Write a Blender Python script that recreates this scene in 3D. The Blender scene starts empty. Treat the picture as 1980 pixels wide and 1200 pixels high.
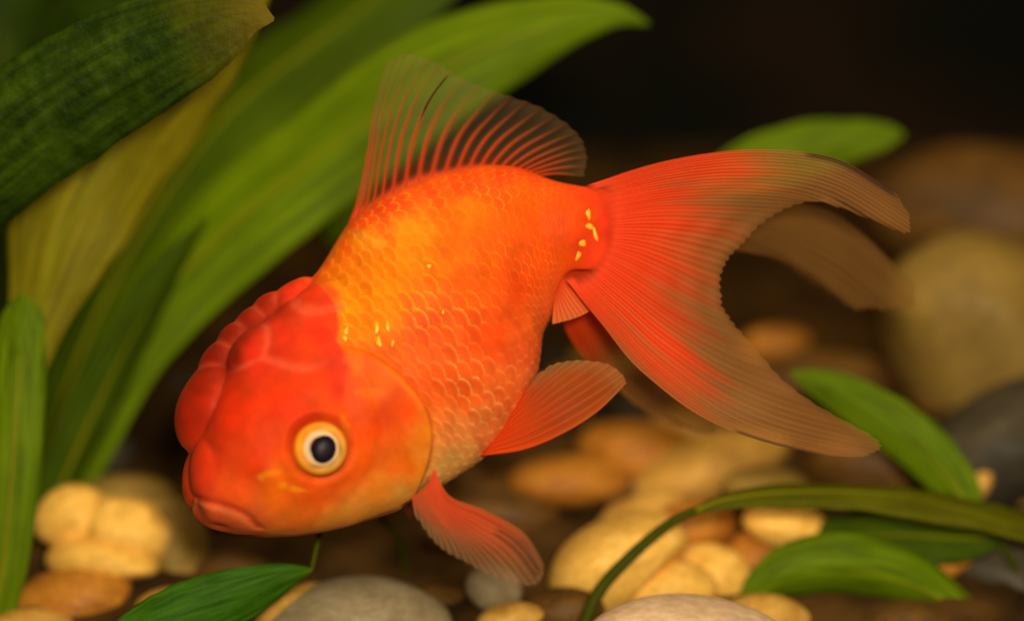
import bpy, bmesh, math, random
import numpy as np
from mathutils import Vector, Matrix

random.seed(7)
rng = np.random.default_rng(11)
sc = bpy.context.scene
C = sc.collection

# ------------------------------------------------------------------ camera, world, light
S = 1e-4                  # metres per unit; one unit is 0.1 mm at the fish
D = 5000.0                # lens to the fish, in units
PITCH = math.radians(12)
FWD = np.array([0, math.cos(PITCH), -math.sin(PITCH)])
UPV = np.array([0, math.sin(PITCH), math.cos(PITCH)])
RGT = np.array([1.0, 0, 0])
ORG = np.array([0, 0, 0.085])
CAMPOS = ORG - FWD * D * S

cam = bpy.data.cameras.new('camera')
cam_o = bpy.data.objects.new('camera', cam); C.objects.link(cam_o)
cam_o.location = CAMPOS
cam_o.rotation_euler = (math.pi / 2 - PITCH, 0, 0)
cam.sensor_width = 36.0
cam.lens = 36.0 * D / 1980.0
cam.clip_start = 0.01; cam.clip_end = 50
cam.dof.use_dof = True
cam.dof.focus_distance = (D - 95) * S
cam.dof.aperture_fstop = cam.lens / (245 * S * 1000)
cam.dof.aperture_blades = 0
sc.camera = cam_o

w = bpy.data.worlds.new('World'); sc.world = w; w.use_nodes = True
w.node_tree.nodes['Background'].inputs[0].default_value = (1.0, 0.8, 0.55, 1)
w.node_tree.nodes['Background'].inputs[1].default_value = 0.02

def area(name, loc, target, size, size_y, power, col):
    l = bpy.data.lights.new(name, 'AREA'); l.shape = 'RECTANGLE'
    l.size = size; l.size_y = size_y; l.energy = power; l.color = col
    o = bpy.data.objects.new(name, l); C.objects.link(o)
    o.location = loc
    o.rotation_euler = (Vector(target) - Vector(loc)).to_track_quat('-Z', 'Y').to_euler()
    return o
# the tank's hood lamp overhead and the camera's flash beside the lens
area('hood_lamp', (-0.02, -0.03, 0.36), (0, 0.03, 0), 0.34, 0.07, 0.6, (1, 0.78, 0.42))
area('flash_lamp', (0.045, -0.48, 0.245), (0, 0, 0.08), 0.07, 0.05, 3.3, (1, 0.88, 0.66))

sc.view_settings.view_transform = 'Standard'
sc.view_settings.look = 'None'
sc.view_settings.exposure = 0
sc.view_settings.gamma = 1
sc.cycles.use_denoising = True
sc.cycles.max_bounces = 10
sc.cycles.transparent_max_bounces = 40

# ------------------------------------------------------------------ helpers
def lin(c):
    c = np.asarray(c, float) / 255.0
    return np.where(c <= 0.04045, c / 12.92, ((c + 0.055) / 1.055) ** 2.4)

def q3(x, y, d):
    """picture position and depth behind the fish -> camera-frame units (right, up, forward)"""
    k = (D + d) / D
    return np.array([(x - 990) * k, (600 - y) * k, d], float)

def world(q):
    q = np.asarray(q, float)
    return ORG + (q[..., 0:1] * RGT + q[..., 1:2] * UPV + q[..., 2:3] * FWD) * S

def cr(P, t):
    """Catmull-Rom through P (n,k) at parameters t in 0..1"""
    P = np.asarray(P, float); n = len(P); t = np.clip(np.asarray(t, float), 0, 1) * (n - 1)
    i = np.minimum(t.astype(int), n - 2); f = (t - i)[:, None]
    Pe = np.vstack([2 * P[0] - P[1], P, 2 * P[-1] - P[-2]])
    a, b, c, d = Pe[i], Pe[i + 1], Pe[i + 2], Pe[i + 3]
    return 0.5 * (2 * b + (c - a) * f + (2 * a - 5 * b + 4 * c - d) * f ** 2 + (3 * b - a - 3 * c + d) * f ** 3)

def unit(v):
    return v / np.maximum(np.linalg.norm(v, axis=-1, keepdims=True), 1e-9)

def sm(a, b, x):
    t = np.clip((x - a) / (b - a), 0, 1); return t * t * (3 - 2 * t)

def tagged(o, label=None, cat=None, group=None, kind=None):
    if label: o['label'] = label
    if cat: o['category'] = cat
    if group: o['group'] = group
    if kind: o['kind'] = kind
    return o

def empty(name, loc):
    o = bpy.data.objects.new(name, None); C.objects.link(o); o.location = loc
    o.empty_display_size = 0.01
    return o

def mesh_obj(name, verts, faces, mat, parent=None, col=None, alpha=None, uv=None, smooth=True):
    """verts in world metres; parented parts are stored relative to the thing's base"""
    verts = np.asarray(verts, float)
    base = np.zeros(3)
    p = parent
    while p is not None:
        base = base + np.array(p.location); p = p.parent
    me = bpy.data.meshes.new(name)
    me.from_pydata((verts - base).tolist(), [], [tuple(int(i) for i in f) for f in faces])
    if smooth: me.polygons.foreach_set('use_smooth', [True] * len(me.polygons))
    if col is not None:
        at = me.attributes.new('col', 'FLOAT_COLOR', 'POINT')
        at.data.foreach_set('color', np.hstack([col, np.ones((len(verts), 1))]).astype(np.float32).ravel())
    if alpha is not None:
        at = me.attributes.new('alpha', 'FLOAT', 'POINT')
        at.data.foreach_set('value', np.asarray(alpha, np.float32).ravel())
    if uv is not None:
        at = me.attributes.new('along', 'FLOAT_VECTOR', 'POINT')
        at.data.foreach_set('vector', np.hstack([uv, np.zeros((len(verts), 1))]).astype(np.float32).ravel())
    me.materials.append(mat); me.update()
    o = bpy.data.objects.new(name, me); C.objects.link(o)
    if parent is not None: o.parent = parent
    return o

def grid_faces(n, m, wrap=False):
    i, j = np.meshgrid(np.arange(n - 1), np.arange(m if wrap else m - 1), indexing='ij')
    j2 = (j + 1) % m
    return np.stack([i * m + j, i * m + j2, (i + 1) * m + j2, (i + 1) * m + j], -1).reshape(-1, 4)

def tube(pts, rad, seg=6):
    """pts (n,3), rad (n,) -> verts, faces (closed with caps)"""
    pts = np.asarray(pts, float); n = len(pts)
    tg = unit(np.gradient(pts, axis=0))
    ref = np.array([0, 0, 1.0]) if abs(tg[:, 2]).mean() < 0.8 else np.array([1.0, 0, 0])
    a = unit(np.cross(tg, ref)); b = np.cross(tg, a)
    th = np.linspace(0, 2 * np.pi, seg, endpoint=False)
    v = pts[:, None] + np.asarray(rad)[:, None, None] * (np.cos(th)[None, :, None] * a[:, None] + np.sin(th)[None, :, None] * b[:, None])
    f = grid_faces(n, seg, True).tolist()
    f.append(list(range(seg))[::-1]); f.append([(n - 1) * seg + k for k in range(seg)])
    return v.reshape(-1, 3), f

def wob(x, y, seed=0, oct=4):
    r = np.random.default_rng(seed); out = 0
    for k in range(oct):
        a, b = r.uniform(-1, 1, 2); p, p2 = r.uniform(0, 6.28, 2); f = 1.7 ** k
        out = out + np.sin((a * x + b * y) * f + p) * np.sin((b * x - a * y) * f * 0.8 + p2) / f ** 0.7
    return out

# ------------------------------------------------------------------ materials
class M:
    pass
def mat_new(name):
    m = bpy.data.materials.new(name); m.use_nodes = True
    nt = m.node_tree; nt.nodes.clear()
    out = nt.nodes.new('ShaderNodeOutputMaterial')
    return m, nt, nt.nodes.new, nt.links.new, out

def mat_skin():
    m, nt, N, L, out = mat_new('fish_skin')
    a = N('ShaderNodeAttribute'); a.attribute_name = 'col'
    tc = N('ShaderNodeTexCoord')
    no = N('ShaderNodeTexNoise'); no.inputs['Scale'].default_value = 260; no.inputs['Detail'].default_value = 6
    L(tc.outputs['Object'], no.inputs['Vector'])
    mr = N('ShaderNodeMapRange'); mr.inputs[1].default_value = 0.3; mr.inputs[2].default_value = 0.7
    mr.inputs[3].default_value = 0.86; mr.inputs[4].default_value = 1.1
    L(no.outputs['Fac'], mr.inputs[0])
    mx = N('ShaderNodeMix'); mx.data_type = 'RGBA'; mx.blend_type = 'MULTIPLY'; mx.inputs[0].default_value = 1
    L(a.outputs['Color'], mx.inputs[6]); L(mr.outputs[0], mx.inputs[7])
    p = N('ShaderNodeBsdfPrincipled')
    L(mx.outputs[2], p.inputs['Base Color'])
    p.inputs['Roughness'].default_value = 0.5
    p.inputs['Specular IOR Level'].default_value = 0.05
    p.inputs['Subsurface Weight'].default_value = 0.45
    p.inputs['Subsurface Radius'].default_value = (1.0, 0.35, 0.12)
    p.inputs['Subsurface Scale'].default_value = 0.0016
    p.inputs['Sheen Weight'].default_value = 0.03
    p.inputs['Sheen Roughness'].default_value = 0.4
    p.inputs['Sheen Tint'].default_value = (1, 0.45, 0.25, 1)
    n2 = N('ShaderNodeTexNoise'); n2.inputs['Scale'].default_value = 900; n2.inputs['Detail'].default_value = 3
    L(tc.outputs['Object'], n2.inputs['Vector'])
    bp = N('ShaderNodeBump'); bp.inputs['Strength'].default_value = 0.12; bp.inputs['Distance'].default_value = 0.0004
    L(n2.outputs['Fac'], bp.inputs['Height']); L(bp.outputs[0], p.inputs['Normal'])
    L(p.outputs[0], out.inputs[0])
    return m

def mat_fin(name, trans=0.35):
    m, nt, N, L, out = mat_new(name)
    a = N('ShaderNodeAttribute'); a.attribute_name = 'col'
    al = N('ShaderNodeAttribute'); al.attribute_name = 'alpha'
    d = N('ShaderNodeBsdfPrincipled'); d.inputs['Roughness'].default_value = 0.5
    d.inputs['Specular IOR Level'].default_value = 0.05
    L(a.outputs['Color'], d.inputs['Base Color'])
    t = N('ShaderNodeBsdfTranslucent'); L(a.outputs['Color'], t.inputs[0])
    mx = N('ShaderNodeMixShader'); mx.inputs[0].default_value = trans
    L(d.outputs[0], mx.inputs[1]); L(t.outputs[0], mx.inputs[2])
    tr = N('ShaderNodeBsdfTransparent')
    m2 = N('ShaderNodeMixShader'); L(al.outputs['Fac'], m2.inputs[0])
    L(tr.outputs[0], m2.inputs[1]); L(mx.outputs[0], m2.inputs[2])
    L(m2.outputs[0], out.inputs[0])
    return m

def mat_attr(name, rough=0.3, metal=0.0, spec=0.5, coat=0.0):
    m, nt, N, L, out = mat_new(name)
    a = N('ShaderNodeAttribute'); a.attribute_name = 'col'
    p = N('ShaderNodeBsdfPrincipled'); L(a.outputs['Color'], p.inputs['Base Color'])
    p.inputs['Roughness'].default_value = rough; p.inputs['Metallic'].default_value = metal
    p.inputs['Specular IOR Level'].default_value = spec; p.inputs['Coat Weight'].default_value = coat
    L(p.outputs[0], out.inputs[0])
    return m

def mat_leaf(name, c1, c2, tip=None, vein=0.18, mott=0.5, rough=0.45, transl=0.3, mscale=60, pit=0.15):
    """blade colour c1..c2 mottled, fine veins running along the blade"""
    m, nt, N, L, out = mat_new(name)
    at = N('ShaderNodeAttribute'); at.attribute_name = 'along'
    tc = N('ShaderNodeTexCoord')
    no = N('ShaderNodeTexNoise'); no.inputs['Scale'].default_value = mscale; no.inputs['Detail'].default_value = 7
    no.inputs['Roughness'].default_value = 0.65
    L(tc.outputs['Object'], no.inputs['Vector'])
    rp = N('ShaderNodeMapRange'); rp.inputs[1].default_value = 0.5 - 0.25 / max(mott, .1) * 0.5; rp.inputs[2].default_value = 0.5 + 0.25 / max(mott, .1) * 0.5
    L(no.outputs['Fac'], rp.inputs[0])
    mx = N('ShaderNodeMix'); mx.data_type = 'RGBA'
    L(rp.outputs[0], mx.inputs[0]); mx.inputs[6].default_value = (*c1, 1); mx.inputs[7].default_value = (*c2, 1)
    mp = N('ShaderNodeMapping'); mp.inputs['Scale'].default_value = (1.6, 7, 1); L(at.outputs['Vector'], mp.inputs[0])
    vn = N('ShaderNodeTexNoise'); vn.inputs['Scale'].default_value = 1.0; vn.inputs['Detail'].default_value = 4
    L(mp.outputs[0], vn.inputs['Vector'])
    vr = N('ShaderNodeMapRange'); vr.inputs[1].default_value = 0.3; vr.inputs[2].default_value = 0.7
    vr.inputs[3].default_value = 1 - vein * 2.5; vr.inputs[4].default_value = 1 + vein * 2.5
    L(vn.outputs['Fac'], vr.inputs[0])
    mu = N('ShaderNodeMix'); mu.data_type = 'RGBA'; mu.blend_type = 'MULTIPLY'; mu.inputs[0].default_value = 1
    L(mx.outputs[2], mu.inputs[6]); L(vr.outputs[0], mu.inputs[7])
    if tip is not None:                      # the blade's end has yellowed and browned with age
        sx = N('ShaderNodeSeparateXYZ'); L(at.outputs['Vector'], sx.inputs[0])
        sn = N('ShaderNodeMath'); sn.operation = 'MULTIPLY_ADD'; sn.inputs[1].default_value = 0.5
        L(no.outputs['Fac'], sn.inputs[0]); L(sx.outputs[0], sn.inputs[2])
        mr_ = N('ShaderNodeMapRange'); mr_.inputs[1].default_value = tip[0]; mr_.inputs[2].default_value = tip[1]
        L(sn.outputs[0], mr_.inputs[0])
        mt_ = N('ShaderNodeMix'); mt_.data_type = 'RGBA'; L(mr_.outputs[0], mt_.inputs[0]); L(mu.outputs[2], mt_.inputs[6])
        mt_.inputs[7].default_value = (*tip[2], 1); mu = mt_
    p = N('ShaderNodeBsdfPrincipled'); L(mu.outputs[2], p.inputs['Base Color'])
    p.inputs['Roughness'].default_value = rough; p.inputs['Specular IOR Level'].default_value = 0.04
    t = N('ShaderNodeBsdfTranslucent'); L(mu.outputs[2], t.inputs[0])
    ms = N('ShaderNodeMixShader'); ms.inputs[0].default_value = transl
    L(p.outputs[0], ms.inputs[1]); L(t.outputs[0], ms.inputs[2])
    b1 = N('ShaderNodeTexNoise'); b1.inputs['Scale'].default_value = 420; b1.inputs['Detail'].default_value = 5
    L(tc.outputs['Object'], b1.inputs['Vector'])
    bp = N('ShaderNodeBump'); bp.inputs['Strength'].default_value = pit; bp.inputs['Distance'].default_value = 0.002
    L(b1.outputs['Fac'], bp.inputs['Height'])
    b2 = N('ShaderNodeBump'); b2.inputs['Strength'].default_value = 0.25; b2.inputs['Distance'].default_value = 0.0015
    L(vn.outputs['Fac'], b2.inputs['Height']); L(bp.outputs[0], b2.inputs['Normal'])
    L(b2.outputs[0], p.inputs['Normal'])
    L(ms.outputs[0], out.inputs[0])
    return m

def mat_stone(name, c1, c2, c3=None, rough=0.6, scale=40):
    m, nt, N, L, out = mat_new(name)
    tc = N('ShaderNodeTexCoord'); oi = N('ShaderNodeObjectInfo')
    ad = N('ShaderNodeVectorMath'); ad.operation = 'ADD'
    sc_ = N('ShaderNodeVectorMath'); sc_.operation = 'SCALE'; sc_.inputs['Scale'].default_value = 7.0
    L(oi.outputs['Random'], sc_.inputs[0]); L(tc.outputs['Object'], ad.inputs[0]); L(sc_.outputs[0], ad.inputs[1])
    no = N('ShaderNodeTexNoise'); no.inputs['Scale'].default_value = scale / 40 * 1.6; no.inputs['Detail'].default_value = 8
    no.inputs['Roughness'].default_value = 0.62; no.inputs['Distortion'].default_value = 0.4
    L(ad.outputs[0], no.inputs['Vector'])
    rp = N('ShaderNodeValToRGB'); e = rp.color_ramp.elements
    e[0].position = 0.32; e[0].color = (*c1, 1); e[1].position = 0.62; e[1].color = (*c2, 1)
    if c3 is not None:
        x = e.new(0.74); x.color = (*c3, 1)
    L(no.outputs['Fac'], rp.inputs[0])
    g = N('ShaderNodeTexNoise'); g.inputs['Scale'].default_value = 9; g.inputs['Detail'].default_value = 4
    L(ad.outputs[0], g.inputs['Vector'])
    gr = N('ShaderNodeMapRange'); gr.inputs[1].default_value = 0.3; gr.inputs[2].default_value = 0.7; gr.inputs[3].default_value = 0.82; gr.inputs[4].default_value = 1.12
    L(g.outputs['Fac'], gr.inputs[0])
    mu = N('ShaderNodeMix'); mu.data_type = 'RGBA'; mu.blend_type = 'MULTIPLY'; mu.inputs[0].default_value = 1
    L(rp.outputs[0], mu.inputs[6]); L(gr.outputs[0], mu.inputs[7])
    p = N('ShaderNodeBsdfPrincipled'); L(mu.outputs[2], p.inputs['Base Color'])
    p.inputs['Roughness'].default_value = rough; p.inputs['Specular IOR Level'].default_value = 0.25
    bp = N('ShaderNodeBump'); bp.inputs['Strength'].default_value = 0.12; bp.inputs['Distance'].default_value = 0.0006
    L(g.outputs['Fac'], bp.inputs['Height']); L(bp.outputs[0], p.inputs['Normal'])
    L(p.outputs[0], out.inputs[0])
    return m

SKIN = mat_skin()
FIN = mat_fin('fin_membrane')
RAY = mat_fin('fin_ray')
EYE = mat_attr('eye_iris', 0.38, 0.0, 0.25)
PUPIL = mat_attr('eye_pupil', 0.3, 0, 0.03)
GOLD = mat_attr('scale_glint', 0.35, 0.15, 0.4)

LEAF_BRIGHT = mat_leaf('leaf_bright', (0.09, 0.15, 0.0015), (0.14, 0.215, 0.002))
LEAF_MID = mat_leaf('leaf_mid', (0.035, 0.065, 0.0015), (0.065, 0.105, 0.002))
LEAF_OLIVE = mat_leaf('leaf_olive', (0.17, 0.15, 0.004), (0.24, 0.20, 0.006), transl=0.35)
LEAF_DARK = mat_leaf('leaf_dark', (0.010, 0.022, 0.001), (0.034, 0.062, 0.002), mott=0.7, mscale=100, pit=0.4)
LEAF_ARCH = mat_leaf('leaf_arch', (0.06, 0.065, 0.002), (0.13, 0.125, 0.004))
LEAF_WORN = mat_leaf('leaf_worn', (0.010, 0.024, 0.001), (0.040, 0.072, 0.002), tip=(8.1, 9.45, (0.17, 0.11, 0.008)), mott=0.75, mscale=110, pit=0.4)
LEAF_FRONT = mat_leaf('leaf_front', (0.03, 0.10, 0.004), (0.055, 0.15, 0.006))
RIB = mat_leaf('leaf_rib', (0.20, 0.20, 0.004), (0.27, 0.26, 0.006), vein=0.05)
STALK = mat_leaf('leaf_stalk', (0.05, 0.06, 0.003), (0.08, 0.09, 0.004), vein=0.05)

# ------------------------------------------------------------------ setting: back wall and sloping bed
m, nt, N, L, out = mat_new('back_wall_paint')
tc = N('ShaderNodeTexCoord'); no = N('ShaderNodeTexNoise'); no.inputs['Scale'].default_value = 9; no.inputs['Detail'].default_value = 5
L(tc.outputs['Object'], no.inputs['Vector'])
rp = N('ShaderNodeValToRGB'); rp.color_ramp.elements[0].color = (0.004, 0.004, 0.002, 1); rp.color_ramp.elements[1].color = (0.02, 0.009, 0.004, 1)
rp.color_ramp.elements[0].position = 0.42; rp.color_ramp.elements[1].position = 0.7
L(no.outputs['Fac'], rp.inputs[0]); p = N('ShaderNodeBsdfPrincipled'); L(rp.outputs[0], p.inputs['Base Color'])
p.inputs['Roughness'].default_value = 0.9; p.inputs['Specular IOR Level'].default_value = 0.05
L(p.outputs[0], out.inputs[0]); WALL = m
yb = 0.27
wall = mesh_obj('back_wall', [(-0.6, yb, -0.1), (0.6, yb, -0.1), (0.6, yb, 0.5), (-0.6, yb, 0.5),
                              (-0.6, yb + .01, -0.1), (0.6, yb + .01, -0.1), (0.6, yb + .01, 0.5), (-0.6, yb + .01, 0.5)],
                [(0, 1, 2, 3), (7, 6, 5, 4), (0, 4, 5, 1), (3, 2, 6, 7), (1, 5, 6, 2), (0, 3, 7, 4)], WALL, smooth=False)
tagged(wall, kind='structure')

BED0, BEDS = -720.0, 0.45            # bed height under the fish and its rise per unit of depth (camera frame)
def bed_up(d):
    return BED0 + BEDS * np.asarray(d, float)
m, nt, N, L, out = mat_new('gravel_sand')
tc = N('ShaderNodeTexCoord'); no = N('ShaderNodeTexNoise'); no.inputs['Scale'].default_value = 55; no.inputs['Detail'].default_value = 8
L(tc.outputs['Object'], no.inputs['Vector'])
rp = N('ShaderNodeValToRGB'); rp.color_ramp.elements[0].color = (0.022, 0.010, 0.002, 1); rp.color_ramp.elements[1].color = (0.09, 0.042, 0.008, 1)
rp.color_ramp.elements[0].position = 0.35; rp.color_ramp.elements[1].position = 0.7
L(no.outputs['Fac'], rp.inputs[0]); p = N('ShaderNodeBsdfPrincipled'); L(rp.outputs[0], p.inputs['Base Color'])
p.inputs['Roughness'].default_value = 0.85; p.inputs['Specular IOR Level'].default_value = 0.1
bp = N('ShaderNodeBump'); bp.inputs['Strength'].default_value = 0.6; bp.inputs['Distance'].default_value = 0.004
L(no.outputs['Fac'], bp.inputs['Height']); L(bp.outputs[0], p.inputs['Normal'])
L(p.outputs[0], out.inputs[0]); BED = m
gx = np.linspace(-2600, 2600, 140); gd = np.linspace(-900, 2750, 100)
GX, GD = np.meshgrid(gx, gd, indexing='ij')
GU = bed_up(GD) + 14 * wob(GX / 90, GD / 90, 3) + 7 * wob(GX / 30, GD / 30, 4)
bed = mesh_obj('gravel_bed', world(np.stack([GX, GU, GD], -1).reshape(-1, 3)), grid_faces(140, 100), BED)
tagged(bed, kind='structure')

# ------------------------------------------------------------------ pebbles
def pebble_mesh(seed, angular=0.0):
    bm = bmesh.new(); bmesh.ops.create_icosphere(bm, subdivisions=4, radius=1)
    r = np.random.default_rng(seed); ks = r.normal(size=(9, 3)) * 1.3; ph = r.uniform(0, 6.28, 9)
    cuts = [(unit(r.normal(size=3)), r.uniform(0.72, 0.9)) for _ in range(int(6 * angular) + 1)]
    for v in bm.verts:
        p = np.array(v.co); n = p.copy()
        s = 1 + 0.05 * np.sin(ks @ p + ph).sum() * 0.6
        p = p * s
        for cn, cd in cuts:
            e = p @ cn - cd
            if e > 0: p = p - cn * e * 0.75
        v.co = p
    me = bpy.data.meshes.new('pebble'); bm.to_mesh(me); bm.free()
    me.polygons.foreach_set('use_smooth', [True] * len(me.polygons)); me.update()
    return me
PEB = [pebble_mesh(20 + k, 0.0 if k < 4 else 1.0) for k in range(8)]
ST = {
    'cream': mat_stone('stone_cream', (0.62, 0.33, 0.05), (0.88, 0.50, 0.09), (0.92, 0.62, 0.20)),
    'tan': mat_stone('stone_tan', (0.40, 0.20, 0.03), (0.60, 0.33, 0.06), (0.68, 0.42, 0.10)),
    'orange': mat_stone('stone_orange', (0.28, 0.09, 0.006), (0.48, 0.19, 0.018), (0.58, 0.28, 0.05)),
    'brown': mat_stone('stone_brown', (0.05, 0.022, 0.003), (0.13, 0.058, 0.008), (0.17, 0.08, 0.014)),
    'grey': mat_stone('stone_grey', (0.22, 0.165, 0.08), (0.36, 0.28, 0.15), (0.44, 0.36, 0.21)),
    'dark': mat_stone('stone_dark', (0.025, 0.02, 0.012), (0.06, 0.045, 0.025), (0.09, 0.07, 0.04)),
    'pink': mat_stone('stone_pink', (0.52, 0.34, 0.2), (0.68, 0.47, 0.29), (0.76, 0.58, 0.4)),
    'olive': mat_stone('stone_olive', (0.16, 0.095, 0.015), (0.27, 0.165, 0.03), (0.32, 0.20, 0.045)),
}
ROT = np.column_stack([RGT, UPV, FWD])
def pebble(x, y, d, rx, ry, mat, label, rot=0, var=0, rz=None, name='pebble', group=None, cat='pebble'):
    src = PEB[var]
    key = src.name + mat
    me = bpy.data.meshes.get(key)
    if me is None:
        me = src.copy(); me.name = key; me.materials.append(ST[mat])
    o = bpy.data.objects.new(name, me); C.objects.link(o)
    k = (D + d) / D
    a = math.radians(rot)
    R2 = np.array([[math.cos(a), -math.sin(a), 0], [math.sin(a), math.cos(a), 0], [0, 0, 1]])
    Rm = ROT @ R2
    # right-handed basis: camera frame (right, up, forward) flips handedness, so turn the stone's depth axis round
    Rm[:, 2] *= -1
    rzv = rz if rz else 0.5 * (rx + ry)
    Mx = Matrix.Identity(4)
    for i in range(3):
        for j in range(3):
            Mx[i][j] = Rm[i, j] * (rx, ry, rzv)[j] * k * S
    loc = world(q3(x, y, d))
    for i in range(3): Mx[i][3] = loc[i]
    o.matrix_world = Mx
    tagged(o, label, cat, group)
    return o

P = pebble
# front row
P(690, 1212, 170, 170, 92, 'grey', 'large rounded grey pebble beside the green leaf tip under the fish', 4, 0)
P(575, 1185, 200, 95, 55, 'tan', 'tan pebble wedged between the grey pebble and the low green leaf', 25, 1)
P(1335, 1262, -20, 225, 114, 'pink', 'large smooth pinkish beige pebble below the arching olive leaf', -3, 2)
P(140, 1165, 330, 130, 75, 'orange', 'flat orange brown stone at the foot of the upright bright leaf', 8, 5)
P(140, 1010, 420, 75, 72, 'cream', 'pale cream stone standing on the flat orange brown stone', 60, 4)
P(245, 1025, 400, 75, 92, 'cream', 'tall cream stone leaning beside the grey brown stone', 80, 6)
P(200, 1085, 380, 115, 48, 'cream', 'low cream stone lying across the flat orange brown stone', -5, 1)
P(330, 1060, 470, 85, 115, 'olive', 'grey brown upright stone behind the cream stones', 20, 5)
P(230, 975, 620, 110, 65, 'olive', 'brown stone behind the tall cream stone', 0, 3)
P(330, 1190, 300, 80, 60, 'tan', 'tan stone behind the low green leaf', 0, 3)
# middle
P(1195, 1085, 330, 150, 92, 'cream', 'big golden cream pebble crossed by the thin olive stalk', 28, 1)
P(1290, 1140, 300, 90, 55, 'cream', 'golden cream pebble tucked behind the pinkish pebble', 10, 0)
P(1380, 1110, 360, 62, 80, 'cream', 'upright pale cream pebble beside the low bright green leaf', 70, 2)
P(1300, 1030, 480, 120, 60, 'orange', 'orange pebble behind the big golden cream pebble', 12, 3)
P(1520, 1015, 420, 90, 48, 'cream', 'cream pebble below the arching olive leaf', -8, 2)
P(1470, 1085, 470, 80, 60, 'orange', 'orange brown pebble under the dark drooping leaf', 0, 0)
P(1620, 1185, 330, 70, 45, 'cream', 'cream pebble below the low bright green leaf', 10, 3)
P(1810, 1090, 420, 85, 46, 'orange', 'orange pebble between the dark leaf and the low bright leaf', 18, 1)
P(955, 1135, 250, 60, 48, 'grey', 'small pale grey pebble under the tip of the pectoral fin', -14, 2)
P(985, 1195, 180, 62, 30, 'tan', 'small yellowish pebble at the side of the pinkish pebble', 10, 0)
P(1100, 930, 640, 125, 52, 'orange', 'oval orange pebble behind the fish belly', 2, 2)
P(960, 1000, 620, 130, 60, 'brown', 'brown pebble behind the pectoral fin', 5, 1)
P(1230, 880, 760, 120, 75, 'orange', 'orange brown pebble behind the pelvic fin', -10, 3)
P(1370, 905, 660, 150, 62, 'tan', 'long tan pebble below the lower tail lobe', 18, 0)
P(1480, 940, 520, 90, 40, 'olive', 'dull brown pebble above the arching olive leaf', 0, 2)
P(1500, 665, 1150, 75, 38, 'orange', 'small orange brown stone in the gap of the forked tail', 5, 1)
P(1590, 740, 980, 150, 70, 'brown', 'dark brown stone behind the lower tail lobe', 0, 5)
P(1420, 800, 1050, 150, 80, 'brown', 'brown stone behind the edge of the lower tail lobe', 0, 3)
# right-hand pile of big stones
P(1880, 640, 900, 190, 195, 'olive', 'big tan boulder resting against the dark grey stone', 20, 4, cat='boulder', name='boulder')
P(1930, 420, 1350, 270, 150, 'brown', 'dark brown boulder behind the big tan boulder', -8, 5, cat='boulder', name='boulder')
P(1940, 860, 640, 190, 110, 'dark', 'dark grey stone in front of the big tan boulder', 30, 6, name='stone', cat='stone')
P(1700, 900, 700, 150, 80, 'brown', 'brown stone behind the bright leaning leaf', 0, 1, name='stone', cat='stone')
P(1895, 935, 520, 40, 22, 'tan', 'small tan chip on the dark grey stone', 60, 6)
P(1930, 1130, 450, 130, 90, 'dark', 'dark stone behind the thin green stalk', 0, 4, name='stone', cat='stone')
P(1085, 1180, 240, 80, 50, 'brown', 'dark brown pebble between the yellowish pebble and the olive stalk', 0, 3)
P(1470, 1200, 230, 90, 50, 'tan', 'tan pebble at the end of the pinkish pebble under the bright leaf', 5, 0)
P(860, 1170, 300, 70, 45, 'brown', 'brown pebble between the two largest pebbles', -8, 2)
P(1760, 1215, 250, 110, 60, 'brown', 'brown pebble under the base of the low bright leaf', 0, 1)
P(60, 1215, 200, 90, 40, 'tan', 'tan pebble at the base of the upright bright leaf', 0, 2)
P(1240, 1000, 520, 90, 50, 'tan', 'tan pebble on the slope above the big golden cream pebble', 15, 3)
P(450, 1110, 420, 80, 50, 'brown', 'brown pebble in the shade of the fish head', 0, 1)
# the rest of the bed
r = random.Random(5)
WHERE = {0: 'among the plant stems', 1: 'under the fish', 2: 'behind the tail fin', 3: 'beside the big boulders'}
TONE = {'brown': 'small brown pebble', 'dark': 'small dark grey pebble', 'orange': 'small orange brown pebble', 'tan': 'small tan pebble', 'olive': 'small dull olive brown pebble'}
for k in range(95):
    d = r.uniform(480, 1300); x = r.uniform(-100, 2080)
    y = 600 - float(bed_up(d)) * D / (D + d)
    s = r.uniform(34, 74)
    if 1380 < x < 1760 and d > 850: continue
    t = r.random()
    mt = 'brown' if t < 0.45 else 'dark' if t < 0.62 else 'orange' if t < 0.8 else 'tan' if t < 0.92 else 'olive'
    if 380 < x < 1000 and mt in ('tan', 'orange'): mt = 'brown'  # tan and orange under the fish turn brown, its shadow put into the colour
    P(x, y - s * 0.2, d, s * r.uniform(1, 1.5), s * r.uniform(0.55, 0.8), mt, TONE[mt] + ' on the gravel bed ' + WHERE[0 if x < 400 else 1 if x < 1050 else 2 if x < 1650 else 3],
      r.uniform(-25, 25), r.randrange(8), group='pebbles scattered over the gravel bed')

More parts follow.
